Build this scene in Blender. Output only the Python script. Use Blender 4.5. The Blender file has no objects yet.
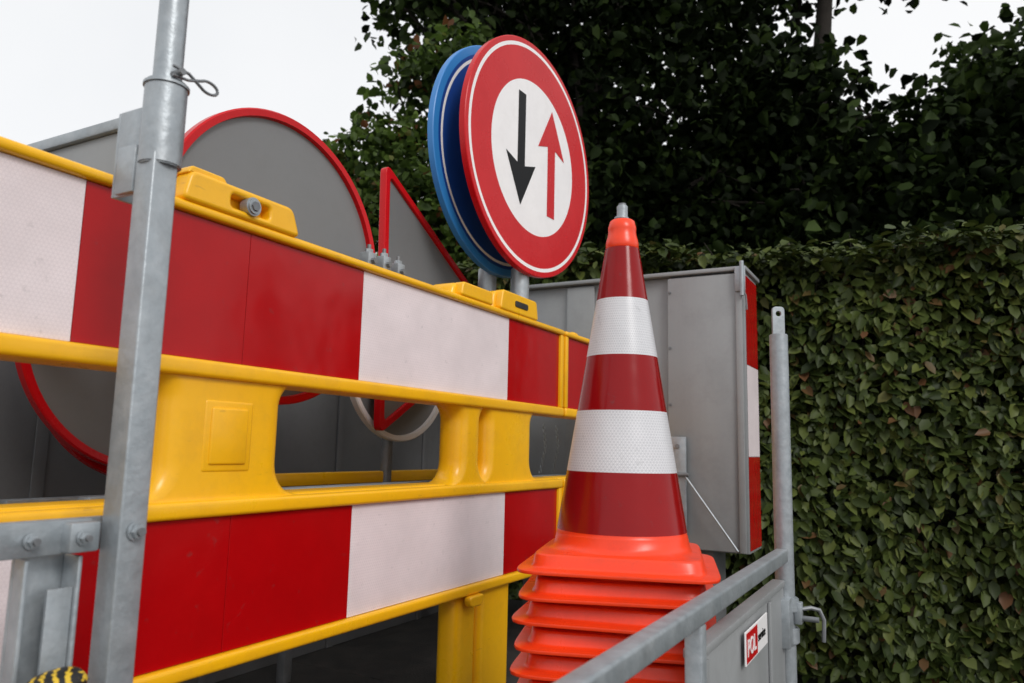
import bpy, bmesh, math, random
import numpy as np
from mathutils import Matrix, Vector
random.seed(4); rng=np.random.default_rng(7)
S=bpy.context.scene
COL=S.collection
EYE=1.5   # camera height above the ground; coordinates below are relative to eye level, raised at the end
YAW=math.radians(28.7)
def W(xc,yc): # camera-heading ground coords -> trailer-aligned coords
    c,s=math.cos(YAW),math.sin(YAW)
    return (c*xc-s*yc, s*xc+c*yc)
def Winv(x,y):
    c,s=math.cos(YAW),math.sin(YAW)
    return (c*x+s*y, -s*x+c*y)
# ---------------------------------------------------------------- materials
def mat(name,col,rough=.5,metal=0,spec=.5,var=None,vscale=8,bump=0,bscale=60,coat=0,dirt=None,island=None,streak=False,trans=0,scratch=0):
    m=bpy.data.materials.new(name); m.use_nodes=True
    nt=m.node_tree; N=nt.nodes; L=nt.links
    b=N['Principled BSDF']; b.inputs['Roughness'].default_value=rough
    b.inputs['Metallic'].default_value=metal
    b.inputs['Specular IOR Level'].default_value=spec
    b.inputs['Coat Weight'].default_value=coat
    b.inputs['Base Color'].default_value=(*col,1)
    tc=N.new('ShaderNodeTexCoord')
    last=None
    if var:
        n=N.new('ShaderNodeTexNoise'); n.inputs['Scale'].default_value=vscale; n.inputs['Detail'].default_value=6; n.inputs['Roughness'].default_value=.65
        if streak:
            mp=N.new('ShaderNodeMapping'); mp.inputs['Scale'].default_value=(1,1,.12)
            L.new(tc.outputs['Object'],mp.inputs['Vector']); L.new(mp.outputs[0],n.inputs['Vector'])
        else: L.new(tc.outputs['Object'],n.inputs['Vector'])
        r=N.new('ShaderNodeValToRGB'); r.color_ramp.elements[0].position=.35; r.color_ramp.elements[1].position=.68
        r.color_ramp.elements[0].color=(*col,1); r.color_ramp.elements[1].color=(*var,1)
        L.new(n.outputs['Fac'],r.inputs['Fac']); last=r.outputs['Color']
        mr=N.new('ShaderNodeMapRange'); mr.inputs['To Min'].default_value=max(0,rough-.1); mr.inputs['To Max'].default_value=min(1,rough+.15)
        L.new(n.outputs['Fac'],mr.inputs['Value']); L.new(mr.outputs[0],b.inputs['Roughness'])
    if island:
        g=N.new('ShaderNodeNewGeometry'); r=N.new('ShaderNodeValToRGB')
        els=r.color_ramp.elements
        while len(els)<len(island): els.new(.5)
        for i,(p,c) in enumerate(island):
            els[i].position=p; els[i].color=(*c,1)
        L.new(g.outputs['Random Per Island'],r.inputs['Fac']); last=r.outputs['Color']
    if dirt:
        n=N.new('ShaderNodeTexNoise'); n.inputs['Scale'].default_value=dirt[1]; n.inputs['Detail'].default_value=8; n.inputs['Roughness'].default_value=.75
        L.new(tc.outputs['Object'],n.inputs['Vector'])
        r=N.new('ShaderNodeValToRGB'); r.color_ramp.elements[0].position=.48; r.color_ramp.elements[1].position=.75
        r.color_ramp.elements[0].color=(0,0,0,1); v=dirt[2]; r.color_ramp.elements[1].color=(v,v,v,1)
        L.new(n.outputs['Fac'],r.inputs['Fac'])
        mx=N.new('ShaderNodeMix'); mx.data_type='RGBA'
        L.new(r.outputs['Color'],mx.inputs['Factor'])
        if last: L.new(last,mx.inputs[6])
        else: mx.inputs[6].default_value=(*col,1)
        mx.inputs[7].default_value=(*dirt[0],1); last=mx.outputs[2]
    if scratch:  # thin scuffs
        mp=N.new('ShaderNodeMapping'); mp.inputs['Scale'].default_value=(1,1.2,7); mp.inputs['Rotation'].default_value=(.35,.2,0)
        n=N.new('ShaderNodeTexNoise'); n.inputs['Scale'].default_value=16; n.inputs['Detail'].default_value=3
        L.new(tc.outputs['Object'],mp.inputs['Vector']); L.new(mp.outputs[0],n.inputs['Vector'])
        r=N.new('ShaderNodeValToRGB'); r.color_ramp.elements[0].position=.70; r.color_ramp.elements[1].position=.74
        r.color_ramp.elements[0].color=(0,0,0,1); r.color_ramp.elements[1].color=(scratch,scratch,scratch,1); L.new(n.outputs['Fac'],r.inputs['Fac'])
        mx=N.new('ShaderNodeMix'); mx.data_type='RGBA'; L.new(r.outputs[0],mx.inputs['Factor']); L.new(last,mx.inputs[6]); mx.inputs[7].default_value=(col[0]*.55,col[1]*.5,col[2]*.8+.02,1); last=mx.outputs[2]
    if last: L.new(last,b.inputs['Base Color'])
    if bump:
        n=N.new('ShaderNodeTexNoise'); n.inputs['Scale'].default_value=bscale; n.inputs['Detail'].default_value=4
        L.new(tc.outputs['Object'],n.inputs['Vector'])
        bp=N.new('ShaderNodeBump'); bp.inputs['Strength'].default_value=bump; bp.inputs['Distance'].default_value=.004
        L.new(n.outputs['Fac'],bp.inputs['Height']); L.new(bp.outputs[0],b.inputs['Normal'])
    if trans:
        t=N.new('ShaderNodeBsdfTranslucent'); ms=N.new('ShaderNodeMixShader'); ms.inputs[0].default_value=trans
        if last: L.new(last,t.inputs['Color'])
        L.new(b.outputs[0],ms.inputs[1]); L.new(t.outputs[0],ms.inputs[2]); L.new(ms.outputs[0],N['Material Output'].inputs['Surface'])
    return m
def honey(name,col,line,scale,rough=.35,coat=0,amount=.35,wrap=False,spec=.5):
    """retro-reflective sheeting with a fine hexagon cell print"""
    m=bpy.data.materials.new(name); m.use_nodes=True
    nt=m.node_tree; N=nt.nodes; L=nt.links; b=N['Principled BSDF']
    b.inputs['Roughness'].default_value=rough; b.inputs['Coat Weight'].default_value=coat; b.inputs['Coat Roughness'].default_value=.12
    b.inputs['Specular IOR Level'].default_value=spec
    tc=N.new('ShaderNodeTexCoord')
    sep=N.new('ShaderNodeSeparateXYZ'); L.new(tc.outputs['Object'],sep.inputs[0])
    uo=sep.outputs['Y']
    if wrap:
        at2=N.new('ShaderNodeMath'); at2.operation='ARCTAN2'; L.new(sep.outputs['Y'],at2.inputs[0]); L.new(sep.outputs['X'],at2.inputs[1])
        mm=N.new('ShaderNodeMath'); mm.operation='MULTIPLY'; mm.inputs[1].default_value=.095; L.new(at2.outputs[0],mm.inputs[0]); uo=mm.outputs[0]
    outs=[]
    for ang in (90,210,330):
        a=math.radians(ang)
        m1=N.new('ShaderNodeMath'); m1.operation='MULTIPLY'; m1.inputs[1].default_value=math.cos(a)*scale; L.new(uo,m1.inputs[0])
        m2=N.new('ShaderNodeMath'); m2.operation='MULTIPLY_ADD'; m2.inputs[1].default_value=math.sin(a)*scale; L.new(sep.outputs['Z'],m2.inputs[0]); L.new(m1.outputs[0],m2.inputs[2])
        fr=N.new('ShaderNodeMath'); fr.operation='PINGPONG'; fr.inputs[1].default_value=.5; L.new(m2.outputs[0],fr.inputs[0])
        outs.append(fr.outputs[0])
    mn=N.new('ShaderNodeMath'); mn.operation='MINIMUM'; L.new(outs[0],mn.inputs[0]); L.new(outs[1],mn.inputs[1])
    mn2=N.new('ShaderNodeMath'); mn2.operation='MINIMUM'; L.new(mn.outputs[0],mn2.inputs[0]); L.new(outs[2],mn2.inputs[1])
    mr=N.new('ShaderNodeMapRange'); mr.inputs['From Min'].default_value=.03; mr.inputs['From Max'].default_value=.13
    mr.inputs['To Min'].default_value=amount; mr.inputs['To Max'].default_value=0
    L.new(mn2.outputs[0],mr.inputs['Value'])
    n=N.new('ShaderNodeTexNoise'); n.inputs['Scale'].default_value=5; n.inputs['Detail'].default_value=7; n.inputs['Roughness'].default_value=.7
    L.new(tc.outputs['Object'],n.inputs['Vector'])
    r=N.new('ShaderNodeValToRGB'); r.color_ramp.elements[0].position=.35; r.color_ramp.elements[1].position=.75
    r.color_ramp.elements[0].color=(*col,1); r.color_ramp.elements[1].color=(*[c*.82 for c in col],1)
    L.new(n.outputs['Fac'],r.inputs['Fac'])
    mx=N.new('ShaderNodeMix'); mx.data_type='RGBA'; L.new(mr.outputs[0],mx.inputs['Factor']); L.new(r.outputs[0],mx.inputs[6]); mx.inputs[7].default_value=(*line,1)
    n3=N.new('ShaderNodeTexNoise'); n3.inputs['Scale'].default_value=38; n3.inputs['Detail'].default_value=5; n3.inputs['Roughness'].default_value=.6; L.new(tc.outputs['Object'],n3.inputs['Vector'])
    r3=N.new('ShaderNodeValToRGB'); r3.color_ramp.elements[0].position=.64; r3.color_ramp.elements[1].position=.76
    r3.color_ramp.elements[0].color=(0,0,0,1); r3.color_ramp.elements[1].color=(.45,.45,.45,1); L.new(n3.outputs['Fac'],r3.inputs['Fac'])
    mx3=N.new('ShaderNodeMix'); mx3.data_type='RGBA'; L.new(r3.outputs[0],mx3.inputs['Factor']); L.new(mx.outputs[2],mx3.inputs[6]); mx3.inputs[7].default_value=(*[c*.35+.04 for c in col],1)
    L.new(mx3.outputs[2],b.inputs['Base Color'])
    n2=N.new('ShaderNodeTexNoise'); n2.inputs['Scale'].default_value=6; n2.inputs['Detail'].default_value=2; L.new(tc.outputs['Object'],n2.inputs['Vector'])
    bp=N.new('ShaderNodeBump'); bp.inputs['Strength'].default_value=.5; bp.inputs['Distance'].default_value=.008; L.new(n2.outputs['Fac'],bp.inputs['Height']); L.new(bp.outputs[0],b.inputs['Normal'])
    return m
M={}
M['yellow']=mat('yellow_plastic',(.96,.51,.006),rough=.28,var=(.93,.47,.006),vscale=4,bump=.12,bscale=45,dirt=((.50,.24,.03),9,.28),scratch=.35)
M['red']=honey('red_reflective_sheet',(.46,.002,.004),(.33,.002,.004),230,rough=.20,spec=.28,amount=.3)
M['white']=honey('white_reflective_sheet',(.90,.80,.81),(.66,.57,.59),150,rough=.38,amount=.5)
M['cone_red']=honey('cone_red_sheet',(.30,.003,.005),(.20,.003,.004),230,rough=.18,spec=.28,amount=.3,wrap=True)
M['cone_white']=honey('cone_white_sheet',(.78,.78,.80),(.42,.42,.45),170,rough=.33,amount=.75,wrap=True)
M['orange']=mat('orange_rubber',(.97,.060,.010),rough=.28,var=(.90,.050,.009),vscale=7,bump=.12,bscale=30,dirt=((.45,.06,.03),14,.25),scratch=.3)
M['galv']=mat('galvanised_steel',(.33,.365,.39),rough=.40,metal=.5,var=(.43,.465,.49),vscale=34,bump=.2,bscale=90,dirt=((.24,.23,.22),9,.4))
M['galv_dark']=mat('weathered_steel',(.17,.18,.19),rough=.5,metal=.5,var=(.26,.27,.28),vscale=14,bump=.2)
M['grey']=mat('grey_sign_back',(.18,.185,.19),rough=.45,metal=.1,var=(.21,.215,.22),vscale=3,dirt=((.12,.12,.12),6,.35))
M['cab']=mat('grey_painted_steel',(.27,.28,.285),rough=.42,metal=.1,var=(.33,.34,.345),vscale=2.2,bump=.08,dirt=((.18,.18,.18),5,.4),streak=True)
M['dark']=mat('dark_grey_board',(.12,.123,.128),rough=.6,var=(.16,.163,.168),vscale=5,dirt=((.07,.07,.07),10,.5))
M['deck']=mat('phenolic_deck',(.02,.019,.018),rough=.7,var=(.045,.04,.036),vscale=12,bump=.4,bscale=120)
M['sign_red']=mat('sign_red_film',(.60,.004,.008),rough=.24,spec=.25,var=(.54,.004,.008),vscale=5)
M['sign_white']=mat('sign_white_film',(.92,.90,.90),rough=.3,spec=.3,var=(.87,.85,.855),vscale=6,dirt=((.6,.58,.56),20,.2))
M['sign_black']=mat('sign_black_film',(.005,.005,.006),rough=.35,spec=.15)
M['blue']=mat('sign_blue_film',(.012,.060,.30),rough=.3,spec=.35,var=(.010,.052,.26),vscale=5)
M['blue_rim_skylit']=mat('sign_blue_rim_skylit',(.035,.23,.60),rough=.35,var=(.03,.21,.56),vscale=8)  # sky light on the flange put into this lighter blue
M['rubber']=mat('tyre_rubber',(.02,.02,.02),rough=.8,bump=.4)
M['bark']=mat('bark',(.020,.016,.012),rough=.95,var=(.038,.031,.025),vscale=9,bump=.9,bscale=30)
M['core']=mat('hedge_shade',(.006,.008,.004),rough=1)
M['hedge']=mat('hedge_leaf',(.04,.06,.02),rough=.48,spec=.22,trans=.15,island=[(0,(.020,.033,.007)),(.35,(.040,.058,.012)),(.72,(.066,.090,.019)),(.94,(.110,.132,.030)),(.975,(.095,.062,.022)),(1,(.13,.06,.026))])
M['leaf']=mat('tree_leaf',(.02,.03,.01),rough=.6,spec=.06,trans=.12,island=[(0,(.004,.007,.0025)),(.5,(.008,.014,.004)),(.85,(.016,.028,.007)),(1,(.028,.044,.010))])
M['leaf_lit']=mat('tree_leaf_lit',(.06,.10,.02),rough=.5,spec=.3,trans=.5,island=[(0,(.04,.07,.014)),(.6,(.10,.165,.03)),(.88,(.15,.23,.045)),(.94,(.14,.06,.02)),(1,(.18,.07,.03))])  # lit copy of the tree leaf, light put into the greens; some leaves brown
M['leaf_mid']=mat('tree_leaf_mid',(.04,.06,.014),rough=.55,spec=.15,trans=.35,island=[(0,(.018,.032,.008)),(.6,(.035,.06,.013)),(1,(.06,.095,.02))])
M['ground']=mat('paving_ground',(.07,.068,.062),rough=.9,var=(.11,.105,.095),vscale=3,bump=.6,bscale=25)
M['verge']=mat('verge_soil',(.035,.038,.018),rough=1,var=(.05,.06,.025),vscale=6,bump=1)
def hazard():
    m=bpy.data.materials.new('yellow_black_pattern'); m.use_nodes=True; N=m.node_tree.nodes; L=m.node_tree.links; b=N['Principled BSDF']; b.inputs['Roughness'].default_value=.5
    tc=N.new('ShaderNodeTexCoord'); wv=N.new('ShaderNodeTexWave'); wv.bands_direction='DIAGONAL'; wv.inputs['Scale'].default_value=34; wv.inputs['Distortion'].default_value=3.0; wv.inputs['Detail'].default_value=1; wv.inputs['Detail Scale'].default_value=5
    L.new(tc.outputs['Object'],wv.inputs['Vector']); r=N.new('ShaderNodeValToRGB'); r.color_ramp.interpolation='CONSTANT'; r.color_ramp.elements[1].position=.66
    r.color_ramp.elements[0].color=(.012,.012,.012,1); r.color_ramp.elements[1].color=(.70,.46,.03,1); L.new(wv.outputs['Fac'],r.inputs['Fac']); L.new(r.outputs[0],b.inputs['Base Color']); return m
M['hazard']=hazard()
# ---------------------------------------------------------------- builders
class B:
    def __init__(s): s.bm=bmesh.new(); s.mats=[]
    def mi(s,k):
        if k not in s.mats: s.mats.append(k)
        return s.mats.index(k)
    def add(s,t,k):
        i=s.mi(k); mp={}
        for v in t.verts: mp[v]=s.bm.verts.new(v.co)
        for f in t.faces:
            try:
                g=s.bm.faces.new([mp[v] for v in f.verts]); g.material_index=i
            except ValueError: pass
        t.free()
    def box(s,x0,x1,y0,y1,z0,z1,k,bev=.003,mx=None,segs=2):
        t=bmesh.new(); bmesh.ops.create_cube(t,size=1)
        for v in t.verts: v.co=Vector(((x0+x1)/2+v.co.x*abs(x1-x0),(y0+y1)/2+v.co.y*abs(y1-y0),(z0+z1)/2+v.co.z*abs(z1-z0)))
        if bev: bmesh.ops.bevel(t,geom=t.edges[:],offset=bev,segments=segs,profile=.5,affect='EDGES')
        if mx: bmesh.ops.transform(t,matrix=mx,verts=t.verts)
        s.add(t,k)
    def cyl(s,p0,p1,r,k,n=24,r2=None,bev=0):
        p0=Vector(p0);p1=Vector(p1);d=p1-p0
        t=bmesh.new(); bmesh.ops.create_cone(t,cap_ends=True,segments=n,radius1=r,radius2=r if r2 is None else r2,depth=d.length)
        if bev: bmesh.ops.bevel(t,geom=[e for e in t.edges if any(len(f.verts)>4 for f in e.link_faces)],offset=bev,segments=2,affect='EDGES')
        q=Vector((0,0,1)).rotation_difference(d.normalized()).to_matrix().to_4x4()
        bmesh.ops.transform(t,matrix=Matrix.Translation((p0+p1)/2)@q,verts=t.verts); s.add(t,k)
    def lathe(s,prof,mx,n=64,closed=False):
        rings=[]
        for r,h,k in prof:
            if r<1e-6: rings.append([s.bm.verts.new(mx@Vector((0,0,h)))])
            else: rings.append([s.bm.verts.new(mx@Vector((r*math.cos(2*math.pi*i/n),r*math.sin(2*math.pi*i/n),h))) for i in range(n)])
        for j in range(len(rings)-1):
            a,b=rings[j],rings[j+1]; mi=s.mi(prof[j][2])
            for i in range(n):
                i2=(i+1)%n
                vs=[a[i%len(a)],a[i2%len(a)],b[i2%len(b)],b[i%len(b)]]
                u=[]
                for v in vs:
                    if v not in u: u.append(v)
                if len(u)>2:
                    f=s.bm.faces.new(u); f.material_index=mi
    def loft(s,rings,k,cap=(True,True)):
        mi=s.mi(k); R=[[s.bm.verts.new(p) for p in r] for r in rings]; n=len(R[0])
        for a,b in zip(R,R[1:]):
            for i in range(n):
                f=s.bm.faces.new((a[i],a[(i+1)%n],b[(i+1)%n],b[i])); f.material_index=mi
        if cap[0]: s.bm.faces.new(R[0][::-1]).material_index=mi
        if cap[1]: s.bm.faces.new(R[-1]).material_index=mi
    def tube(s,pts,rad,k,n=8):
        pts=[Vector(p) for p in pts]; rings=[]
        if not hasattr(rad,'__len__'): rad=[rad]*len(pts)
        up=Vector((.31,.17,.93))
        for i,p in enumerate(pts):
            d=(pts[min(i+1,len(pts)-1)]-pts[max(i-1,0)]).normalized()
            a=d.cross(up)
            if a.length<.1: a=d.cross(Vector((1,0,0)))
            a.normalize(); b=d.cross(a)
            rings.append([p+(a*math.cos(2*math.pi*j/n)+b*math.sin(2*math.pi*j/n))*rad[i] for j in range(n)])
        s.loft(rings,k)
    def column(s,x0,x1,y0,y1,z0,z1,r,k,n=8,flare=0):
        """vertical moulded pillar, rounded section, curving out into the rails at foot and head"""
        rings=[]; H=z1-z0; N=28
        for i in range(N+1):
            f=i/N; dz=min(f*H,(1-f)*H); R_=flare if f>.5 else flare*1.25
            e=R_-math.sqrt(max(0,R_*R_-(R_-min(dz,R_))**2)) if dz<R_ else 0
            rr=min(r,(y1-y0+2*e)*.47)
            pts=rnd([(x0,y0-e),(x1,y0-e),(x1,y1+e),(x0,y1+e)],rr,n)
            rings.append([Vector((a,b,z0+f*H)) for a,b in pts])
        s.loft(rings,k)
    def mesh(s,me,mx,k):
        t=bmesh.new(); t.from_mesh(me); bmesh.ops.transform(t,matrix=mx,verts=t.verts); s.add(t,k); bpy.data.meshes.remove(me)
    def done(s,name,parent=None,base=None,smooth=35,**kw):
        off=Vector(base) if base is not None else Vector(world_loc(parent))
        bmesh.ops.recalc_face_normals(s.bm,faces=s.bm.faces)
        bmesh.ops.translate(s.bm,vec=-off,verts=s.bm.verts)
        me=bpy.data.meshes.new(name); s.bm.to_mesh(me); s.bm.free()
        for k in s.mats: me.materials.append(M[k])
        for p in me.polygons: p.use_smooth=True
        me.set_sharp_from_angle(angle=math.radians(smooth))
        o=bpy.data.objects.new(name,me); COL.objects.link(o)
        if parent: o.parent=parent
        else: o.location=off
        for a,b in kw.items(): o[a]=b
        return o
def world_loc(o):
    v=Vector((0,0,0))
    while o: v+=o.location; o=o.parent
    return v
def thing(name,loc,label,category,group=None):
    e=bpy.data.objects.new(name,None); COL.objects.link(e); e.location=loc; e.empty_display_size=.1
    e['label']=label; e['category']=category
    if group: e['group']=group
    return e
def curve_mesh(loops,depth,bev=0,res=2):
    cu=bpy.data.curves.new('c','CURVE'); cu.dimensions='2D'; cu.fill_mode='BOTH'; cu.extrude=max(depth/2-bev,0.0001); cu.bevel_depth=bev; cu.bevel_resolution=res; cu.offset=-bev
    for lp in loops:
        sp=cu.splines.new('POLY'); sp.points.add(len(lp)-1)
        for i,(x,y) in enumerate(lp): sp.points[i].co=(x,y,0,1)
        sp.use_cyclic_u=True
    o=bpy.data.objects.new('c',cu); COL.objects.link(o); bpy.context.view_layer.update()
    dg=bpy.context.evaluated_depsgraph_get(); me=bpy.data.meshes.new_from_object(o.evaluated_get(dg))
    bpy.data.objects.remove(o); return me
def text_mesh(txt,size,depth=.0006,off=.012):
    cu=bpy.data.curves.new('t','FONT'); cu.body=txt; cu.size=size; cu.extrude=depth; cu.align_x='LEFT'; cu.offset=size*off
    o=bpy.data.objects.new('t',cu); COL.objects.link(o); bpy.context.view_layer.update()
    dg=bpy.context.evaluated_depsgraph_get(); me=bpy.data.meshes.new_from_object(o.evaluated_get(dg))
    bpy.data.objects.remove(o); return me
def rnd(pts,rad,n=5):
    out=[];N=len(pts)
    for i in range(N):
        r=rad[i] if hasattr(rad,'__len__') else rad
        p=Vector(pts[i]);a=Vector(pts[i-1]);b=Vector(pts[(i+1)%N])
        if r<=0: out.append(tuple(p)); continue
        da=(a-p);db=(b-p); r=min(r,da.length*.49,db.length*.49); A=p+da.normalized()*r; Bq=p+db.normalized()*r
        for j in range(n+1):
            t=j/n; q=A*(1-t)**2+p*2*t*(1-t)+Bq*t*t; out.append((q.x,q.y))
    return out
FACE=Matrix(((0,0,1,0),(1,0,0,0),(0,1,0,0),(0,0,0,1)))  # local x->+y, y->+z, z->+x
def at(x,y,z,yaw=0): return Matrix.Translation((x,y,z))@Matrix.Rotation(-math.radians(yaw),4,'Z')@FACE
DECK=-.80
# ---------------------------------------------------------------- barrier
def barrier(y0,y1,stripes,legs,bumps,x=-1.2,label='',pillars=()):
    """two board frames joined by moulded pillars; legs below"""
    e=thing('traffic_barrier',(x-.03,(y0+y1)/2,DECK),label,'barrier','red and white traffic barriers')
    top=[]
    for a,b,h in sorted(bumps): top+= [(a,.432),(a+.016,.437+h),(b-.016,.437+h),(b,.432)]
    up=[(y0,.117),(y0,.432)]+top+[(y1,.432),(y1,.117)]
    b=B(); b.mesh(curve_mesh([rnd(up,[.01,.02]+[.008,.02,.02,.008]*len(bumps)+[.02,.01])],.086,.012,4),at(x-.052,0,0),'yellow')
    lo=[(y0,-.425),(y0,-.107),(y1,-.107),(y1,-.425)]
    b.mesh(curve_mesh([rnd(lo,[.02,.01,.01,.02])],.086,.014,4),at(x-.052,0,0),'yellow')
    for a,c in legs:
        b.column(x-.085,x-.010,a,c,DECK+.002,-.42,.034,'yellow',flare=.02)
    for a,c in pillars:
        w=min(.052,(c-a)*.47)
        b.column(x-.093,x+.001,a,c,-.112,.126,w,'yellow',flare=.055)
    b.done('frame',e,smooth=50)
    b=B()
    for z0,z1 in ((.421,.441),(.117,.150),(-.144,-.112),(-.430,-.401)):
        b.box(x-.014,x+.014,y0+.001,y1-.001,z0,z1,'yellow',.0085,segs=4)
    for z0,z1 in ((.150,.421),(-.401,-.144)):
        b.box(x-.014,x+.010,y1-.026,y1-.0015,z0,z1,'yellow',.004)
        b.box(x-.014,x+.010,y0+.0015,y0+.026,z0,z1,'yellow',.004)
    b.done('moulded_lip',e)
    for z0,z1 in ((.150,.421),(-.401,-.144)):
        b=B()
        for (a,c,k) in stripes:
            b.box(x-.011,x-.0005,a+.0006,c-.0006,z0+.001,z1-.001,k,.0006,segs=1)
        b.done('reflective_panel',e)
    return e
b1=barrier(-.02,2.585,[(0.01,.72,'white'),(.72,1.07,'red'),(1.07,1.428,'red'),(1.428,2.17,'white'),(2.17,2.56,'red')],
  [(0.05,.22),(1.915,2.035),(2.045,2.245)],[(.885,1.20,.052),(1.83,2.06,.044),(2.07,2.37,.066)],label='yellow plastic barrier with red and white panels on a trailer',
  pillars=[(-.01,.22),(.905,1.195),(1.895,2.020),(2.055,2.36)])
b=B()
b.box(-1.212,-1.197,.987,1.107,-.062,.078,'yellow',.007,segs=4)
b.box(-1.212,-1.193,1.002,1.092,-.047,.063,'yellow',.005,segs=3)
b.done('moulded_lip',b1)
b=B()
b.mesh(curve_mesh([rnd([(.890,.44),(.905,.500),(1.165,.500),(1.19,.44)],.016),rnd([(1.0,.456),(1.0,.482),(1.10,.482),(1.10,.456)],.009)],.046,.008,4),at(-1.205,0,0),'yellow')
b.mesh(curve_mesh([rnd([(.90,.495),(.91,.511),(.985,.511),(.998,.495)],.006)],.07,.004,3),at(-1.225,0,0),'yellow')
b.done('handle',b1)
b=B(); b.mesh(curve_mesh([rnd([(2.085,.440),(2.10,.506),(2.34,.506),(2.355,.440)],.012)],.036,.006,3),at(-1.203,0,0),'yellow')
b.done('handle',b1)
b=B(); b.mesh(curve_mesh([rnd([(1.85,.440),(1.86,.483),(2.03,.483),(2.04,.440)],.012)],.036,.006,3),at(-1.203,0,0),'yellow')
b.done('handle',b1)
b=B(); b.mesh(curve_mesh([rnd([(2.18,.462),(2.18,.482),(2.27,.482),(2.27,.462)],.008)],.004,.001),at(-1.1838,0,0),'deck'); b.done('grip_slot_shade',b1)  # slot is not cut; its inner shade is a thin dark plate
b=B(); b.cyl((-1.20,1.05,.469),(-1.172,1.05,.469),.019,'galv',bev=.004); b.cyl((-1.172,1.05,.469),(-1.168,1.05,.469),.010,'galv_dark',n=6); b.done('bolt',b1)
b=B(); b.mesh(curve_mesh([rnd([(1.93,-.43),(1.94,-.462),(2.00,-.462),(2.015,-.43)],.015)],.024,.005),at(-1.186,0,0),'yellow'); b.done('hook',b1)
b2=barrier(2.60,3.22,[(2.62,2.96,'red'),(2.96,3.2,'white')],[(3.0,3.15)],[(2.7,2.78,.02)],
  label='short yellow barrier section with red and white panel',pillars=[(2.98,3.15)])
# ---------------------------------------------------------------- cones
def sq(h,z,n,rot,N=88):
    P=[]
    for i in range(N):
        a=2*math.pi*(i+.5)/N; c,s_=math.cos(a),math.sin(a)
        r=h/((abs(c)**n+abs(s_)**n)**(1/n))
        P.append(Vector((r*math.cos(a+rot),r*math.sin(a+rot),z)))
    return P
CT,CS=-.616,1.657; CROT=YAW-math.radians(12)
def cone(z,lab,rot,dx=0,dy=0):
    e=thing('traffic_cone',(CT,CS,z),lab,'traffic cone','stack of nested traffic cones')
    o=Vector((CT+dx,CS+dy,z)); b=B()
    prof=[(.202,.000,9),(.2065,.0008,9),(.2075,.004,9),(.2068,.0072,9),(.203,.0085,9),(.183,.0098,9),(.1795,.0112,9),(.1775,.016,9),(.1745,.033,9),(.172,.0365,9),(.168,.0375,9),(.156,.0382,5),(.1515,.041,2.6),(.149,.052,2),(.1455,.070,2)]
    rings=[[p+o for p in sq(h,zz,n,CROT+rot)] for h,zz,n in prof]
    inner=[[p+o for p in sq(h,zz,n,CROT+rot)] for h,zz,n in [(.140,.046,2),(.145,.033,4),(.160,.030,9),(.170,.027,9),(.174,.006,9),(.196,.002,9)]]
    b.loft(inner+rings,'orange',cap=(False,False)); b.done('base',e,smooth=55)
    b=B(); T=Matrix.Translation(o)
    R=lambda h:.1445-(h-.07)*(.1445-.0375)/(.728-.07)
    pr=[(.1455,.07,'orange')]
    for h0,h1,k in [(.072,.078,'orange'),(.078,.206,'cone_red'),(.206,.340,'cone_white'),(.340,.465,'cone_red'),(.465,.598,'cone_white'),(.598,.722,'cone_red')]:
        e0=.0012 if k!='orange' else 0
        pr+=[(R(h0)+e0,h0,k),(R(h1)+e0,h1,k)]
    pr+=[(.0375,.723,'orange'),(.0385,.725,'orange'),(.0385,.734,'orange'),(.0370,.744,'orange'),(.0345,.752,'orange'),(.0325,.764,'orange'),(.0330,.768,'orange'),(.0330,.776,'orange'),(.0315,.780,'orange'),(.029,.790,'orange'),(.025,.793,'orange'),(.023,.78,'orange')]
    b.lathe(pr,T,72); b.done('body',e,smooth=50)
    return e
for i in range(11):
    cone(-.255-.0500*i,'orange traffic cone with red and white sleeve topping a stack' if i==0 else 'orange traffic cone nested in a stack, base flange showing',math.radians([0,3,-2,2,-.5,3,0,1,-1,0,1][i]),-.0020*i,-.0014*i)
t=thing('steel_rod',(CT,CS,-.262+.70),'galvanised steel rod sticking out of the cone tip','steel rod')
b=B(); b.cyl((CT,CS,.50),(CT,CS,.575),.013,'galv',bev=.002); b.cyl((CT,CS,.575),(CT,CS,.58),.009,'galv_dark'); b.done('shaft',t)
b=B(); b.cyl((CT-.002,CS,.540),(CT-.002,CS,.548),.017,'galv',bev=.002); b.done('collar',t)
RACK=-.176
# ---------------------------------------------------------------- signs
def disc(name,e,x,y,z,r,yaw,prof):
    b=B(); b.lathe(prof,at(x,y,z,yaw),96); return b.done(name,e,smooth=30)
def face_sign(kind,label,x,y,z,r,yaw,rings,rimk):
    e=thing(kind,(x-.035,y,RACK),label,'road sign')
    pr=[(0,-.008,'grey'),(r-.012,-.008,'grey'),(r-.010,-.024,rimk),(r-.001,-.024,rimk),(r,-.018,rimk),(r,-.001,rimk),(r-.003,.0012,rings[0][1])]
    for rr,k in rings[1:]: pr.append((rr*r,.0012,k))
    pr.append((0,.0012,rings[-1][1]))
    disc('plate',e,x,y,z,r,yaw,pr)
    b=B(); b.cyl((x-.055,y,RACK),(x-.055,y,z+r*.55),.027,'galv',bev=.003)
    b.done('pole',e)
    for dz in (-r*.45,r*.4):
        b=B(); b.cyl((x-.055,y,z+dz-.022),(x-.055,y,z+dz+.022),.035,'galv',bev=.003); b.box(x-.034,x-.012,y-.06,y+.06,z+dz-.018,z+dz+.018,'galv_dark',.003)
        b.done('clamp',e)
    b=B(); b.cyl((x-.055,y,.47),(x-.055,y,z-r+.03),.036,'galv',bev=.003); b.done('sleeve',e)
    return e
r=.47; PX,PY,PZ=-1.315,2.555,1.128; pyaw=4
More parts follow.
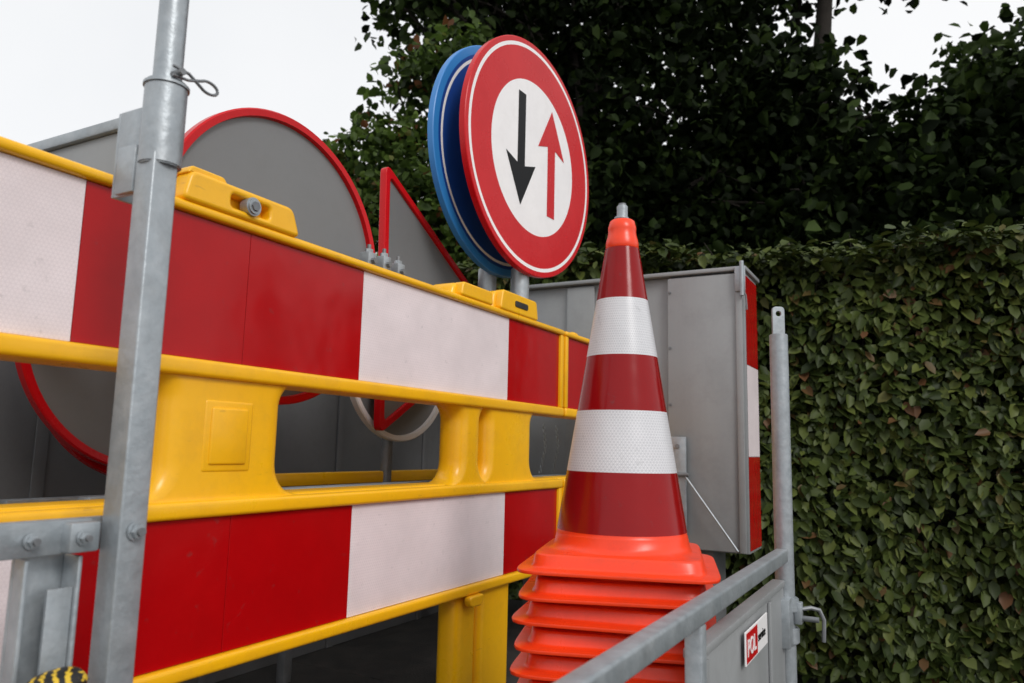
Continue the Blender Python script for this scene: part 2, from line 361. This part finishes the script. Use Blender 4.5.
e=face_sign('priority_sign','round white and red priority sign with two arrows on a pole',PX,PY,PZ,r,pyaw,
  [(1,'sign_red'),(.955,'sign_white'),(.925,'sign_red'),(.655,'sign_white')],'sign_red')
def arrow(sx,up,k,wd=.055):
    sg=1 if up else -1
    pts=[(-wd,-.47),(wd,-.47),(wd,.15),(.225,.10),(0,.49),(-.225,.10),(-wd,.15)]
    pts=[((sx+px)*r,(sg*py+.03)*r) for px,py in pts]
    b=B(); b.mesh(curve_mesh([pts],.001),at(PX,PY,PZ,pyaw)@Matrix.Translation((0,0,.0022)),k); b.done('arrow',e)
arrow(-.22,False,'sign_black'); arrow(.27,True,'sign_red',.062)
face_sign('blue_sign','round blue road sign with thin white border on a pole',-1.445,2.525,1.118,.455,3,
  [(1,'blue_rim_skylit'),(.93,'blue'),(.90,'sign_white'),(.875,'blue')],'blue_rim_skylit')
def back_sign(label,x,y,z,r,yaw=0,rim='sign_red',front='sign_white'):
    e=thing('round_road_sign',(x,y,RACK),label,'road sign')
    pr=[(0,.0,'grey'),(r-.022,.0,rim),(r-.020,.014,rim),(r-.004,.016,rim),(r,.012,rim),(r,-.010,rim),(r-.004,-.013,rim),(r*.86,-.013,front),(0,-.013,front)]
    disc('plate',e,x,y,z,r,yaw,pr)
    b=B(); b.cyl((x-.045,y,min(RACK,z-r*.5)),(x-.045,y,z+r*.4),.020,'galv_dark'); b.done('pole',e)
    return e
back_sign('grey back of a round road sign with red rim',-1.5,1.44,.485,.39)
back_sign('grey back of a round red-rimmed sign stored low',-1.80,1.30,.27,.352)
back_sign('grey back of a round red-rimmed sign behind another',-1.88,1.38,.235,.352)
back_sign('round sign back with pale rim behind a barrier',-1.66,2.2,.31,.30,0,'sign_white','sign_white')
TX=-1.6; e=thing('triangular_road_sign',(TX,2.2,RACK),'grey back of a triangular road sign with red rim','road sign')
tri=[(1.975,.957),(2.005,.030),(2.80,.495)]
cx=sum(p[0] for p in tri)/3; cy=sum(p[1] for p in tri)/3
sc=lambda k:[(cx+(p[0]-cx)*k,cy+(p[1]-cy)*k) for p in tri]
b=B(); b.mesh(curve_mesh([rnd(sc(.97),.03)],.004),at(TX,0,0),'grey'); b.done('plate',e)
b=B(); b.mesh(curve_mesh([rnd(sc(1),.04),rnd(sc(.91),.025)],.028,.003),at(TX,0,0),'sign_red'); b.done('rim',e)
b=B(); b.cyl((TX-.05,2.55,RACK),(TX-.05,2.55,.6),.024,'galv'); b.done('pole',e)
e=thing('sign_clamp_set',(-1.40,1.9,RACK),'galvanised pole with sign clamps and bolts','clamp')
b=B(); b.cyl((-1.42,2.34,RACK),(-1.42,2.34,.49),.018,'galv',bev=.003); b.box(-1.435,-1.405,1.66,2.36,.490,.503,'galv',.003); b.done('pole',e)
for yy,zz in ((1.70,.548),(1.77,.552),(1.84,.545)):
    b=B(); b.box(-1.435,-1.40,yy-.018,yy+.018,.504,zz+.006,'galv',.003); b.cyl((-1.415,yy,zz+.004),(-1.415,yy,zz+.030),.006,'galv_dark',n=10); b.cyl((-1.415,yy,zz+.007),(-1.415,yy,zz+.016),.012,'galv',n=6); b.cyl((-1.40,yy,zz-.02),(-1.388,yy,zz-.02),.009,'galv_dark',n=6); b.done('clamp',e)
def chain(name,pts,parent,r=.0022,L=.018):
    b=B(); P=[Vector(p) for p in pts]; acc=[]
    for a,c in zip(P,P[1:]):
        n=max(1,int((c-a).length/(L*.72)))
        for i in range(n): acc.append((a.lerp(c,(i+.5)/n),(c-a).normalized()))
    for i,(p,d) in enumerate(acc):
        up=Vector((0,1,0)) if i%2 else Vector((1,0,0)); s_=d.cross(up).normalized()
        ring=[p+d*math.cos(a)*L*.5+s_*math.sin(a)*L*.3 for a in [2*math.pi*j/10 for j in range(11)]]
        b.tube(ring,r,'galv',5)
    return b.done(name,parent)
# ---------------------------------------------------------------- trailer
tr=thing('trailer',(-1.2,1.6,-EYE),'galvanised road works trailer loaded with signs, barriers and cones','trailer')
b=B(); b.box(-2.16,-.375,-1.2,2.20,DECK-.03,DECK,'deck',.003); b.box(-2.16,-.70,2.201,3.68,DECK-.03,DECK,'deck',.003); b.done('deck',tr)
b=B()
for x,ye in ((-2.0,3.65),(-1.2,3.65),(-.45,2.19)): b.box(x-.03,x+.03,-1.2,ye,DECK-.14,DECK-.032,'galv',.004)
for y,xe in ((-1,-.38),(0.2,-.38),(1.4,-.38),(2.6,-.72),(3.5,-.72)): b.box(-2.1,xe,y-.025,y+.025,DECK-.20,DECK-.142,'galv',.004)
b.box(-1.24,-1.16,-3.2,-1.2,DECK-.14,DECK-.06,'galv',.006)
b.done('chassis',tr)
def sheet(x,y0,y1,z0,z1,k,name):
    b=B(); b.box(x-.0125,x+.0125,y0,y1,z0,z1,k,.003)
    b.box(x-.016,x+.016,y0,y1,z1+.001,z1+.018,k,.003)
    y=y0
    while y<y1-.04: b.box(x+.013,x+.020,y,y+.035,z0,z1-.002,k,.002); y+=.6
    return b.done(name,tr)
sheet(-.362,1.31,2.14,-.92,-.345,'cab','side_board')
sheet(-2.13,-1.2,3.65,DECK+.001,.50,'dark','side_board')
b=B()
b.box(-.366,-.334,.15,2.13,-.280,-.247,'galv',.005,segs=3)
b.done('guard_rail',tr)
b=B(); b.box(-.362,-.338,.15,1.28,-.50,-.476,'galv',.004); b.done('guard_rail',tr)
b=B(); b.box(-.366,-.336,1.275,1.306,-.90,-.2805,'galv',.004); b.done('rail_post',tr)
b=B(); PXX,PYY=-.352,2.178
b.cyl((PXX,PYY,-.95),(PXX,PYY,.325),.0245,'galv',bev=.002)
b.mesh(curve_mesh([rnd([(-.017,0),(-.017,.098),(.017,.098),(.017,0)],.012,8),[(.0075*math.cos(a*math.pi/8),.078+.0075*math.sin(a*math.pi/8)) for a in range(16)]],.009,.0012),Matrix.Translation((PXX,PYY,.305))@Matrix.Rotation(math.radians(-60),4,'Z')@FACE,'galv')
b.done('upright_post',tr)
b=B()
for z0,z1 in ((-.490,-.450),(-.410,-.375)):
    b.cyl((PXX,PYY,z0),(PXX,PYY,z1),.034,'galv',bev=.003)
b.box(-.385,-.33,2.10,2.155,-.490,-.370,'galv',.003)
b.box(-.33,-.31,2.165,2.195,-.44,-.385,'galv',.003)
b.cyl((-.40,PYY+.0,-.425),(-.27,PYY,-.425),.007,'galv_dark')
b.tube([(PXX+.03,PYY,-.405),(PXX+.060,PYY+.02,-.400),(PXX+.080,PYY+.03,-.405),(PXX+.090,PYY+.035,-.43),(PXX+.088,PYY+.035,-.485)],.0055,'galv_dark',8)
b.done('post_clamp',tr)
pl=B(); pl.box(-.3415,-.338,1.615,1.845,-.422,-.356,'sign_white',.001,segs=1); pl=pl.done('name_plate',tr)
b=B(); b.box(-.3378,-.337,1.620,1.728,-.418,-.360,'sign_red',.0003,segs=1); b.done('plate_band',pl)
b=B(); b.mesh(text_mesh('POL',.047,off=.008),at(-.3362,1.623,-.405),'sign_white'); b.done('lettering',pl)
b=B(); b.mesh(text_mesh('service',.028,off=0),at(-.3370,1.735,-.397),'sign_black'); b.done('lettering',pl)
# left upright
b=B(); LX,LY=-.95,.668
b.box(LX-.020,LX+.020,LY-.020,LY+.020,DECK,.40,'galv',.003,segs=3)
b.done('upright_post',tr)
b=B(); b.cyl((LX,LY+.004,.385),(LX,LY+.004,.505),.0290,'galv',n=32,bev=.002); b.cyl((LX,LY+.004,.50),(LX,LY+.004,1.6),.0200,'galv')
b.cyl((LX,LY+.004,.500),(LX,LY+.004,.512),.0315,'galv',n=32,bev=.004); b.done('extension_tube',tr)
b=B(); q=[]
for i in range(15):
    a=-math.pi*.8+2*math.pi*.8*i/14; q.append((LX+.030+.0,LY+.052+.016*math.cos(a),.520+.009*math.sin(a)))
b.tube([(LX+.03,LY-.01,.527),(LX+.032,LY+.015,.525)]+q+[(LX+.032,LY+.015,.515),(LX+.03,LY-.01,.513)],.0024,'galv_dark',6)
b.cyl((LX-.03,LY,.520),(LX+.04,LY,.520),.005,'galv_dark'); b.done('locking_pin',tr)
b=B(); b.box(LX-.036,LX-.030,-.5,LY+.03,-.148,-.104,'galv',.002); b.box(LX-.034,LX-.004,LY-.070,LY-.03,-.146,-.108,'galv',.003)
b.box(LX-.030,LX-.023,-.5,LY-.03,-.148,-.105,'galv',.002)
b.done('cross_rail',tr)
for (xx,yy,zz,rr) in ((LX-.022,.560,-.128,.0075),(LX-.003,.614,-.127,.007),(LX+.021,LY+.002,-.122,.0095)):
    b=B(); b.cyl((xx,yy,zz),(xx+.003,yy,zz),rr*1.35,'galv',bev=.0008); b.cyl((xx+.003,yy,zz),(xx+.010,yy,zz),rr,'galv',n=6,bev=.001); b.cyl((xx+.010,yy,zz),(xx+.015,yy,zz),rr*.6,'galv_dark',n=12); b.done('bolt',tr)
b=B(); b.box(LX-.06,LX-.054,.560,.628,DECK,-.152,'galv',.002); b.box(LX-.054,LX-.02,.622,.628,DECK,-.152,'galv',.002); b.box(LX-.054,LX-.030,.560,.566,DECK,-.152,'galv',.002); b.box(LX-.030,LX-.024,.588,.621,-.60,-.19,'galv',.002); b.done('lower_leg',tr)
b=B(); b.box(LX-.075,LX-.0205,.655,.660,.345,.475,'galv',.0015); b.box(LX-.080,LX-.075,.655,.73,.345,.475,'galv',.0015); b.box(LX-.060,LX-.0205,.646,.6545,.345,.415,'galv',.002); b.done('bracket',tr)
b=B(); b.box(-1.80,-1.30,.86,.866,.36,.585,'cab',.002); b.box(-1.82,-1.275,.85,.89,.586,.610,'galv',.004); b.done('rack_panel',tr)
b=B()
b.box(-1.775,-1.743,.870,.90,DECK,.584,'galv_dark',.003)
b.box(-1.46,-1.42,.92,3.2,-.155,-.115,'galv',.004); b.box(-1.74,-1.70,.92,3.2,-.175,-.135,'galv',.004)
for y in (1.0,1.44,2.2,2.55,3.0): b.box(-1.99,-1.35,y-.03,y+.03,-.20,-.1765,'galv_dark',.003)
for x,y in ((-1.94,1.0),(-1.94,2.0),(-1.94,3.0),(-1.40,3.0)): b.box(x-.018,x+.018,y-.018,y+.018,DECK,-.201,'galv_dark',.003)
b.done('sign_rack',tr)
# end cabinet
S0=3.3; cb=B()
cb.box(-1.76,-.668,S0,S0+.25,-.417,.775,'cab',.004)
cb.box(-1.00,-.680,S0-.030,S0-.001,-.41,.765,'cab',.004)
cb.box(-1.50,-1.36,S0-.018,S0-.001,-.41,.765,'cab',.004)
cb.box(-1.78,-.655,S0-.036,S0+.27,.776,.795,'cab',.005)
cb.box(-.700,-.672,S0-.042,S0-.031,-.41,.77,'cab',.003)
for zz in (.70,.45,.2,-.05,-.3):
    cb.cyl((-.99,S0-.031,zz),(-.99,S0-.036,zz),.006,'galv_dark',n=8)
for x in (-1.7,-.85): cb.box(x-.03,x+.03,S0+.02,S0+.23,DECK,-.418,'dark',.003)
cb=cb.done('end_cabinet',tr)
b=B()
for z0,z1,k in ((-.405,-.02,'red'),(-.018,.37,'white'),(.372,.76,'red')): b.box(-.667,-.665,S0+.01,S0+.24,z0,z1,k,.0005,segs=1)
b.done('reflective_strip',cb)
b=B(); b.box(-.70,-.655,S0-.05,S0-.043,.68,.79,'galv',.003); b.cyl((-.668,S0-.055,.66),(-.668,S0-.055,.81),.009,'galv')
b.tube([(-.668,S0-.06,.70),(-.655,S0-.045,.66),(-.652,S0-.04,.60)],.004,'galv_dark',7); b.done('hinge',cb)
b=B(); b.box(-.985,-.915,S0-.060,S0-.045,-.36,.06,'galv',.003); b.box(-.985,-.978,S0-.045,S0-.0305,-.36,.06,'galv',.002)
for zz in (-.3,-.22,-.1,.02): b.cyl((-.95,S0-.061,zz),(-.95,S0-.068,zz),.010,'galv_dark',n=6)
b.done('bracket',cb)
b=B(); b.cyl((-.92,S0-.07,-.10),(-.70,S0-.07,-.40),.0045,'galv'); b.cyl((-.95,S0-.07,-.10),(-.90,S0-.07,-.10),.009,'galv_dark'); b.done('stay_rod',cb)
for yy in (3.18,3.05): chain('chain',[(-1.50,yy,.10),(-1.48,yy-.02,.0),(-1.50,yy-.03,-.11)],tr)
def wheel(y):
    w=B(); w.lathe([(.17,-.08,'rubber'),(.30,-.085,'rubber'),(.325,-.06,'rubber'),(.325,.06,'rubber'),(.30,.085,'rubber'),(.17,.08,'rubber')],at(-.52,y,-EYE+.325),48)
    w=w.done('wheel',tr)
    b=B(); b.lathe([(0,.05,'galv'),(.06,.05,'galv'),(.07,.03,'galv'),(.15,.02,'galv'),(.165,.06,'galv'),(.175,.075,'galv'),(.175,-.075,'galv'),(0,-.075,'galv')],at(-.52,y,-EYE+.325),40); b.done('rim',w)
wheel(1.0); wheel(1.85)
e=thing('yellow_plank',(-1.66,2.2,-.13),'yellow plastic plank lying on the sign rack','plank')
b=B(); b.box(-1.74,-1.70,1.62,2.9,-.134,-.095,'yellow',.006); b.box(-1.735,-1.705,1.60,1.63,-.134,.06,'yellow',.006); b.done('beam',e)
e=thing('work_strap',(-.905,.60,-.29),'small yellow and black patterned strap bundle beside the post','strap')
b=B(); rings=[]
for i in range(11):
    f=i/10; w_=.012+.012*math.sin(f*math.pi)**.5; h_=.007+.013*math.sin(f*math.pi)**.5*(.7+.3*f)
    rings.append([Vector((-.925+w_*math.cos(a)*1.2,.545+.066*f,-.297+h_*math.sin(a)*(1 if math.sin(a)>0 else .5)+.006*f)) for a in [2*math.pi*j/20 for j in range(20)]])
b.loft(rings,'hazard'); b.done('strap_bundle',e,smooth=60)
b=B(); b.cyl((-.925,.535,-.297),(-.925,.606,-.292),.005,'galv_dark'); b.box(-.94,-.91,.528,.534,DECK,-.293,'galv_dark',.002); b.done('stand',e)
# ---------------------------------------------------------------- vegetation
def leaf_mesh(name,P,size,k,out=None,down=.5,mix=.6,parent=None,base=(0,0,0),slim=.56):
    n=len(P)
    d=rng.normal(size=(n,3)); d[:,2]-=down*1.6
    nr=rng.normal(size=(n,3)); nr[:,2]+=.6
    if out is not None: nr=nr*(1-mix)+out*mix*2.2
    nr/=np.linalg.norm(nr,axis=1)[:,None]
    d-=nr*np.sum(d*nr,axis=1)[:,None]; d/=np.linalg.norm(d,axis=1)[:,None]
    s=np.cross(d,nr); L=size*rng.uniform(.55,1.3,n)[:,None]; Wd=L*slim*.5*rng.uniform(.85,1.15,n)[:,None]; f=nr*Wd*rng.uniform(.05,.6,n)[:,None]; curl=nr*L*rng.uniform(-.2,.05,n)[:,None]
    b0=P; tip=P+d*L+curl
    l1=P+d*L*.28+s*Wd*.9+f; l2=P+d*L*.66+s*Wd*.85+f+curl*.4; r1=P+d*L*.28-s*Wd*.9+f; r2=P+d*L*.66-s*Wd*.85+f+curl*.4
    V=np.stack([b0,l1,l2,tip,r2,r1],1).reshape(-1,3)-np.array(base)
    i=np.arange(n)*6
    F=np.stack([i,i+1,i+2,i+3,i,i+3,i+4,i+5],1).reshape(-1)
    me=bpy.data.meshes.new(name); me.vertices.add(len(V)); me.vertices.foreach_set('co',V.ravel().astype(np.float32))
    me.loops.add(len(F)); me.loops.foreach_set('vertex_index',F.astype(np.int32)); me.polygons.add(2*n)
    me.polygons.foreach_set('loop_start',(np.arange(2*n)*4).astype(np.int32))
    me.update(calc_edges=True); me.validate(); me.materials.append(M[k])
    o=bpy.data.objects.new(name,me); COL.objects.link(o)
    if parent: o.parent=parent
    return o
hb=(*W(1.5,4.4),-EYE)
hedge=thing('hedge',hb,'tall clipped beech hedge with green and some brown leaves','hedge')
d=np.array(W(1,-.325)); d/=np.linalg.norm(d); nrm=np.array([d[1],-d[0]])
p0=np.array(W(0,4.5))
if np.dot(nrm,-p0)<0: nrm=-nrm
TOP=1.07
def hp(u,w,z):
    P=np.empty((len(u),3)); P[:,:2]=p0+np.outer(u,d)+np.outer(w,nrm); P[:,2]=z; return P
def lump(u,z): return .05*np.sin(u*2.3+1.3*np.sin(z*2))+.04*np.sin(z*3.1+u*1.1)+.03*np.sin(u*6.1+z*4.3)
n=45000; u=rng.uniform(-3.0,4.4,n); z=-EYE+.4+rng.uniform(0,1,n)**.95*(TOP+EYE-.37); w=lump(u,z)-np.abs(rng.normal(0,.07,n))+.03
keep=rng.random(n)<(.62+.38*(np.sin(u*7+2*np.sin(z*5))*np.sin(z*8+u*3)>-.45)); u,z,w=u[keep],z[keep],w[keep]
A=hp(u,w,z); On=np.tile([nrm[0],nrm[1],.45],(len(u),1))
n=11000; u=rng.uniform(-3.0,4.4,n); w=rng.uniform(-.8,.12,n); z=TOP+.035*np.sin(u*3.1)+.02*np.sin(u*9+w*7)+rng.normal(0,.028,n)+.015*rng.exponential(1,n)
A2=hp(u,w,z); On2=np.tile([nrm[0]*.4,nrm[1]*.4,1.],(n,1))
leaf_mesh('foliage',np.vstack([A,A2]),.076,'hedge',out=np.vstack([On,On2]),down=1.0,mix=.50,parent=hedge,base=hb,slim=.58)
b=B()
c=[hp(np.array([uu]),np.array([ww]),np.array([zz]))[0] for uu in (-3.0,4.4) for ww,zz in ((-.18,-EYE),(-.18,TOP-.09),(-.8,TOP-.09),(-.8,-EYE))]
b.loft([[Vector(p) for p in c[:4]],[Vector(p) for p in c[4:]]],'core')  # dark box painted as the hedge's inner shade, closes the view through
for i in range(420):
    uu=random.uniform(-2.9,4.2); zz=random.uniform(-EYE,TOP)
    a=Vector(hp(np.array([uu]),np.array([-.15]),np.array([zz]))[0]); ang=random.uniform(-.9,.9)
    L=random.uniform(.15,.45); q=Vector((d[0]*math.sin(ang)*L+nrm[0]*.12,d[1]*math.sin(ang)*L+nrm[1]*.12,math.cos(ang)*L))
    if a.z+q.z>TOP+.11: continue
    b.tube([a,a+q*.5+Vector((0,0,.02)),a+q],[.006,.004,.002],'bark',5)
b.done('branches_and_shade_core',hedge)
def tree(label,trunk,clumps,nl,size,k,limbs,tr=.22,per=14,spread=.30,k2=None,gaps=(),frac=.5,top=None,tw=.8,lit=None):
    """clumps in heading coords (x,y,z,horizontal radius,vertical radius[,density])"""
    tx,ty=W(*trunk); base=(tx,ty,-EYE)
    e=thing('tree',base,label,'tree'); b=B()
    H=top or max(c[2] for c in clumps); pts=[];rad=[]
    for i in range(9):
        f=i/8; pts.append((tx+.25*math.sin(f*4+trunk[0]),ty+.2*math.sin(f*5),-EYE+f*(H+EYE))); rad.append(tr*(1-f)**.7+.03)
    b.tube(pts,rad,'bark',12)
    b.done('trunk',e)
    def clear(ps):
        for a_,b_ in zip(ps,ps[1:]):
            for f in (0,.25,.5,.75,1):
                p=a_.lerp(b_,f); hx,hy=Winv(p.x,p.y)
                for g in gaps:
                    if ((hx-g[0])/g[3])**2+((hy-g[1])/g[4])**2+((p.z-g[2])/g[5])**2<1.1: return False
        return True
    b=B()
    for c in clumps:
        for j in range(limbs):
            f=random.uniform(.25,.75); k_=int(f*8); st=Vector(pts[k_])
            cx,cy=W(c[0]+random.uniform(-.6,.6)*c[3],c[1]+random.uniform(-.6,.6)*c[3]); en=Vector((cx,cy,c[2]+random.uniform(-.5,.7)*c[4]))
            if st.z>en.z+.5: st=Vector(pts[max(1,k_-2)])
            mid=st.lerp(en,.5)+Vector((random.uniform(-.2,.2),random.uniform(-.2,.2),random.uniform(.0,.5)))*min(1,tw*1.3)
            ok=clear([st,mid,en])
            if ok:
                b.tube([st,st.lerp(mid,.5)+Vector((0,0,.05)),mid,mid.lerp(en,.55)+Vector((random.uniform(-.15,.15),0,.1))*tw,en],[tr*.35,tr*.27,tr*.2,tr*.12,.008],'bark',7)
            for q in range(3):
                s0=mid.lerp(en,random.random()); e0=s0+Vector((random.uniform(-tw,tw),random.uniform(-tw,tw),random.uniform(-.2,.6)*tw))
                if ok and clear([s0,e0]): b.tube([s0,s0.lerp(e0,.5)+Vector((0,0,.06)),e0],[.018*min(1,tw+.2),.012*min(1,tw+.2),.004],'bark',5)
    b.done('limbs',e)
    vol=np.array([c[3]**2*c[4]*(c[5] if len(c)>5 else 1) for c in clumps])**.75; vol/=vol.sum()
    TW=nl//per; idx=rng.choice(len(clumps),TW,p=vol); C=np.array([[c[0],c[1],c[2]] for c in clumps])[idx]
    R=np.array([[c[3],c[3],c[4]] for c in clumps])[idx]
    dd=rng.normal(size=(TW,3)); dd/=np.linalg.norm(dd,axis=1)[:,None]; rr=rng.uniform(.15,1,TW)**.45*(1+rng.normal(0,.10,TW))
    T=C+dd*R*rr[:,None]
    tdir=rng.normal(size=(TW,3)); tdir[:,2]=-np.abs(tdir[:,2])*.9-.25; tdir/=np.linalg.norm(tdir,axis=1)[:,None]
    tt=np.tile(np.linspace(-1,1,per),TW)[:,None]
    P=np.repeat(T,per,axis=0)+np.repeat(tdir,per,axis=0)*tt*spread*1.7+rng.normal(0,1,(TW*per,3))*np.array([spread,spread,spread*.4])*.36
    twl=np.repeat(rng.random(TW),per)
    for g in gaps: # openings in the crown: (x,y,z, rx, ry, rz) ellipsoids without leaves
        q=((P-np.array(g[:3]))/np.array(g[3:6])); kk=(np.sum(q*q,axis=1)>rng.uniform(.6,1.3,len(P))); P=P[kk]; twl=twl[kk]
    hx,hz=P[:,0].copy(),P[:,2].copy()
    c_,s_=math.cos(YAW),math.sin(YAW)
    P=np.stack([c_*P[:,0]-s_*P[:,1],s_*P[:,0]+c_*P[:,1],P[:,2]],1)
    if k2:
        fr=np.full(len(P),frac)
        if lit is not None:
            for l in lit:  # zones painted as lit: more twigs take the lighter leaf colour
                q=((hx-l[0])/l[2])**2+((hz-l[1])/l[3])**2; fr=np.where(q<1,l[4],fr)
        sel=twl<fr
        leaf_mesh('crown',P[~sel],size,k,down=.45,parent=e,base=base,slim=.72)
        if sel.any(): leaf_mesh('crown',P[sel],size*1.1,k2,down=.45,parent=e,base=base,slim=.72)
    else: leaf_mesh('crown',P,size,k,down=.45,parent=e,base=base,slim=.72)
    return e
gaps=[(4.15,8.4,4.75,.62,3.0,.68),(5.9,8.4,5.6,.5,3,.5),(5.1,8.4,5.6,.45,2.6,.30),(3.3,9,5.1,.24,2.5,.3),(1.5,9,5.35,.16,2.5,.18),(-.8,8.8,3.6,.35,2,.4),(6.2,8.2,4.5,.3,2.6,.28),(2.3,9,5.6,.2,2.5,.2)]
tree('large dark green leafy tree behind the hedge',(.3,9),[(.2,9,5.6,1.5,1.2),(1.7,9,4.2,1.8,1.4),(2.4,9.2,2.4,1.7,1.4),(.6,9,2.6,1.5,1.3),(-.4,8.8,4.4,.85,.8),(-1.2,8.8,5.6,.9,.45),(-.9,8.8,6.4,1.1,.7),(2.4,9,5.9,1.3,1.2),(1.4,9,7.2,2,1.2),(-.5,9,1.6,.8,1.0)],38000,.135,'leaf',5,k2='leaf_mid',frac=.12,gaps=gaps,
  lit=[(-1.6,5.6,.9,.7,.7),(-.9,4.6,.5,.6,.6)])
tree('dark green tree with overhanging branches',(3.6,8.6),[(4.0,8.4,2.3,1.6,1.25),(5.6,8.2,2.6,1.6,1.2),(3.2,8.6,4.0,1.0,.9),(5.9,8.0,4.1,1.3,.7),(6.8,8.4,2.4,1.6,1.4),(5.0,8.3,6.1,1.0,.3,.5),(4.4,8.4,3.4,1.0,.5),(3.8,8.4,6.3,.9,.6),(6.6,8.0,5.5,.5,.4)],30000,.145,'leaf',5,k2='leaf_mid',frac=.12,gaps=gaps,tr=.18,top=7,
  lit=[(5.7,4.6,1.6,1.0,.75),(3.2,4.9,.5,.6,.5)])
tree('young tree with lighter green leaves at the crown edge',(-.8,7.6),[(-1.50,7.6,2.5,.45,.45),(-1.85,7.6,2.75,.22,.40),(-1.1,7.6,3.1,.40,.30),(-.9,7.5,2.3,.7,.6),(-1.2,7.6,3.75,.30,.3,.6),(-.7,7.5,3.9,.45,.4),(-1.5,7.6,3.1,.35,.2),(-.6,7.6,1.5,.8,.7)],9500,.10,'leaf_lit',1,tr=.05,per=9,spread=.14,k2='leaf_mid',frac=.3,top=4.0,tw=.25)
tree('dark dense tree further away behind the hedge',(3.5,14),[(1.0,14,3.0,2.6,2.4),(4.5,14,3.0,2.8,2.4),(8,14,3.0,3.0,2.4),(11.5,14,3.0,3.0,2.4),(-.2,13,1.8,1.6,1.9)],28000,.30,'leaf',2,tr=.3,spread=.4)
# ---------------------------------------------------------------- ground
b=B(); b.box(-400,400,-400,400,-EYE-.2,-EYE,'ground',0); g=b.done('ground',base=(0,0,-EYE)); g['kind']='structure'
cs=[hp(np.array([uu]),np.array([ww]),np.array([-EYE+.004]))[0] for uu,ww in ((-30,.5),(30,.5),(30,-40),(-30,-40))]
b=B(); f=b.bm.faces.new([b.bm.verts.new(p) for p in cs]); f.material_index=b.mi('verge'); g=b.done('verge_ground',base=tuple(cs[0])); g['kind']='structure'
for o in bpy.data.objects:
    if o.parent is None: o.location.z+=EYE
# ---------------------------------------------------------------- light
w=bpy.data.worlds.new("World"); S.world=w; w.use_nodes=True; N=w.node_tree.nodes; L=w.node_tree.links
bg=N['Background']; sky=N.new('ShaderNodeTexSky'); sky.sky_type='NISHITA'; sky.sun_disc=False
sv=Vector((.70,-.40,.62)).normalized()
sky.sun_elevation=math.asin(sv.z); sky.sun_rotation=math.atan2(sv.x,sv.y)
hs=N.new('ShaderNodeHueSaturation'); hs.inputs['Saturation'].default_value=.3; L.new(sky.outputs[0],hs.inputs['Color'])
tc=N.new('ShaderNodeTexCoord'); nz=N.new('ShaderNodeTexNoise'); nz.inputs['Scale'].default_value=1.6; nz.inputs['Detail'].default_value=5; L.new(tc.outputs['Generated'],nz.inputs['Vector'])
cr=N.new('ShaderNodeValToRGB'); cr.color_ramp.elements[0].position=.3; cr.color_ramp.elements[1].position=.7
cr.color_ramp.elements[0].color=(.86,.88,.905,1); cr.color_ramp.elements[1].color=(.985,.99,1.0,1); L.new(nz.outputs['Fac'],cr.inputs['Fac'])
vm=N.new('ShaderNodeVectorMath'); vm.operation='SCALE'; vm.inputs['Scale'].default_value=9.9; L.new(cr.outputs[0],vm.inputs[0])
mx=N.new('ShaderNodeMix'); mx.data_type='RGBA'; mx.inputs['Factor'].default_value=.90; L.new(hs.outputs[0],mx.inputs[6]); L.new(vm.outputs[0],mx.inputs[7])
L.new(mx.outputs[2],bg.inputs['Color']); bg.inputs['Strength'].default_value=.107
sl=bpy.data.lights.new('sun','SUN'); sl.energy=1.5; sl.angle=math.radians(20); sl.color=(1,.965,.93)
so=bpy.data.objects.new('sun',sl); COL.objects.link(so); so.rotation_euler=sv.to_track_quat('Z','Y').to_euler(); so.location=(3,-3,8)
# ---------------------------------------------------------------- camera
cam=bpy.data.cameras.new('camera'); cam.lens=26.72; cam.sensor_width=36; cam.clip_start=.02; cam.clip_end=2000
cam.dof.use_dof=True; cam.dof.focus_distance=2.0; cam.dof.aperture_fstop=5.0
co=bpy.data.objects.new('camera',cam); COL.objects.link(co); co.location=(0,0,EYE)
co.rotation_euler=(Matrix.Rotation(YAW,3,'Z')@Matrix.Rotation(math.radians(97.9),3,'X')@Matrix.Rotation(math.radians(1.32),3,'Z')).to_euler()
S.camera=co
S.view_settings.view_transform='Standard'; S.view_settings.look='None'; S.view_settings.exposure=0
